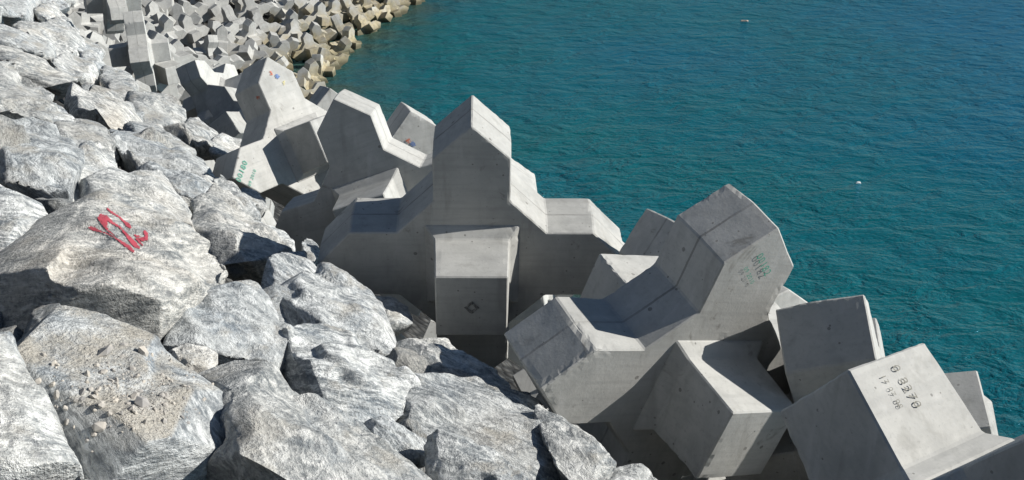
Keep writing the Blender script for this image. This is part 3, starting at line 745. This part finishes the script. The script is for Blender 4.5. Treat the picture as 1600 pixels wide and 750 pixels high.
# ------------------------------------------------------------------ things afloat
def afloat(px, py, pts, m, label, cat, name):
    z = 14 / (ST - (375 - py) / F_ * CT); p = at(px, py, z); bm = bmesh.new()
    for q in pts: bm.verts.new(q)
    bmesh.ops.convex_hull(bm, input=bm.verts); me = bpy.data.meshes.new(name); bm.to_mesh(me); bm.free()
    o = link_mesh(name, me, m, None, (p[0], p[1], .0)); o.modifiers.new('b', 'BEVEL').width = .01
    return tag(o, label, cat)
afloat(1163, 33, [(-.28, -.1, -.05), (.27, -.07, -.05), (-.2, .12, -.05), (.25, .1, -.05), (-.2, -.08, .05), (.1, -.06, .07), (.22, .05, .04), (-.15, .08, .05)],
       plain("driftwood", (.55, .42, .34), .9), "tan lump of driftwood floating far out on the sea", 'driftwood', 'driftwood')
afloat(1341, 286, [(-.12, -.06, -.03), (.12, -.05, -.03), (-.09, .07, -.03), (.1, .06, -.03), (-.06, -.02, .07), (.07, .02, .05)],
       plain("white_foam_scrap", (.75, .76, .75), .8), "small white scrap of foam afloat to the right of the raised arm", 'foam scrap', 'foam_scrap')

# ------------------------------------------------------------------ lower blocks of the near slope, hidden from here behind the upper row
SEA_SEEN = [(500, 140), (535, 133), (595, 160), (614, 205), (618, 166), (640, 173), (677, 203), (737, 142), (800, 197), (838, 268), (850, 306), (922, 306), (966, 350), (996, 315), (1048, 344), (1060, 334), (1138, 277), (1220, 352), (1242, 415), (1205, 476), (1228, 489), (1358, 470), (1380, 496), (1396, 546), (1428, 532), (1445, 533), (1500, 610), (1556, 604), (1566, 640), (1620, 745), (1700, 745), (1700, -900), (500, -900)]
def in_poly(x, y, P):
    r = False
    for i in range(len(P)):
        (ax, ay), (bx, by) = P[i], P[(i + 1) % len(P)]
        if (ay > y) != (by > y) and x < (bx - ax) * (y - ay) / (by - ay) + ax: r = not r
    return r
rl = random.Random(33); allp = [np.array(o.location) for o in HERO.values()] + [p for _, p, _ in far]
low = 0
for _ in range(5000):
    if low >= 34: break
    i = rl.randrange(30, 95); w = rl.uniform(.04, .75); p = slope_point(i, w); p[2] += rl.uniform(.55, .85)
    if not -1 < p[1] < 24: continue
    ok = True
    for dx, dy, dz in ((0, 0, .95), (.9, 0, 0), (-.9, 0, 0), (0, .9, 0), (.6, .3, .6), (-.6, .3, .6), (0, 0, 0)):
        x, y, z = project(p + (dx, dy, dz))
        if z < 3 or (in_poly(x, y, SEA_SEEN) and y < 900): ok = False; break
    if not ok or any(np.linalg.norm(p - q) < 1.55 for q in allp): continue
    allp.append(p); low += 1
    block(p, rquat(rl), "concrete block of the lower slope, in the shadow behind the front row", "concrete blocks of the lower layer")
print('LOW', low)
# stones lying in the gap between boulders and blocks
for k in range(28):
    i = rl.randrange(40, 88); p = slope_point(i, rl.uniform(-.02, .09)); s_ = rl.uniform(.16, .42)
    o = bpy.data.objects.new('boulder', rl.choice(forms)); COL.objects.link(o)
    o.location = (p[0] + rl.uniform(-.3, .3), p[1], p[2] + .3 * s_); o.scale = (s_,) * 3; o.rotation_euler = (rl.uniform(0, 6), rl.uniform(0, 6), rl.uniform(0, 6))
    tag(o, "small stone down in the dark gap between boulders and blocks", 'boulder', "stones in the gap")

for k in range(66):
    py = rl.uniform(120, 790); px = rl.uniform(-60, toe_px(py) - 10); z = zrock(px, py); s_ = rl.uniform(.05, .15) * min(2.2, max(1, z / 4))
    p = at(px, py, z); p[2] -= rl.uniform(.10, .28)
    o = bpy.data.objects.new('boulder', rl.choice(forms)); COL.objects.link(o)
    o.location = p; o.scale = (s_,) * 3; o.rotation_euler = (rl.uniform(0, 6), rl.uniform(0, 6), rl.uniform(0, 6))
    tag(o, "small broken stone wedged in a crevice between big boulders", 'boulder', "broken stones in the crevices")

# boulders of the same slope just beyond the left edge of the picture
nb = 0; bl = []
for _ in range(2000):
    if nb >= 34: break
    x, y = rl.uniform(-8.5, -.9), rl.uniform(-.5, 11); p = np.array([x, y, plane_z(x, y)]); px, py, z = project(p)
    s_ = rl.uniform(.6, .95)
    if z > -1.5 and (z < 1.5 or px + 1.5 * s_ * F_ / z > -30) and y > .6: continue
    if y <= .6 and x > -2.2: continue
    if any(np.linalg.norm(p - q) < .85 * (s_ + t) for q, t in bl): continue
    bl.append((p, s_)); nb += 1
    o = bpy.data.objects.new('boulder', rl.choice(forms)); COL.objects.link(o)
    o.location = (p[0], p[1], p[2] - .3 * s_); o.scale = (s_,) * 3; o.rotation_euler = (rl.uniform(-.5, .5), rl.uniform(-.2, .6), rl.uniform(0, 6))
    tag(o, "boulder further up the slope, beyond the left edge of the picture", 'boulder', "boulders beyond the left edge")
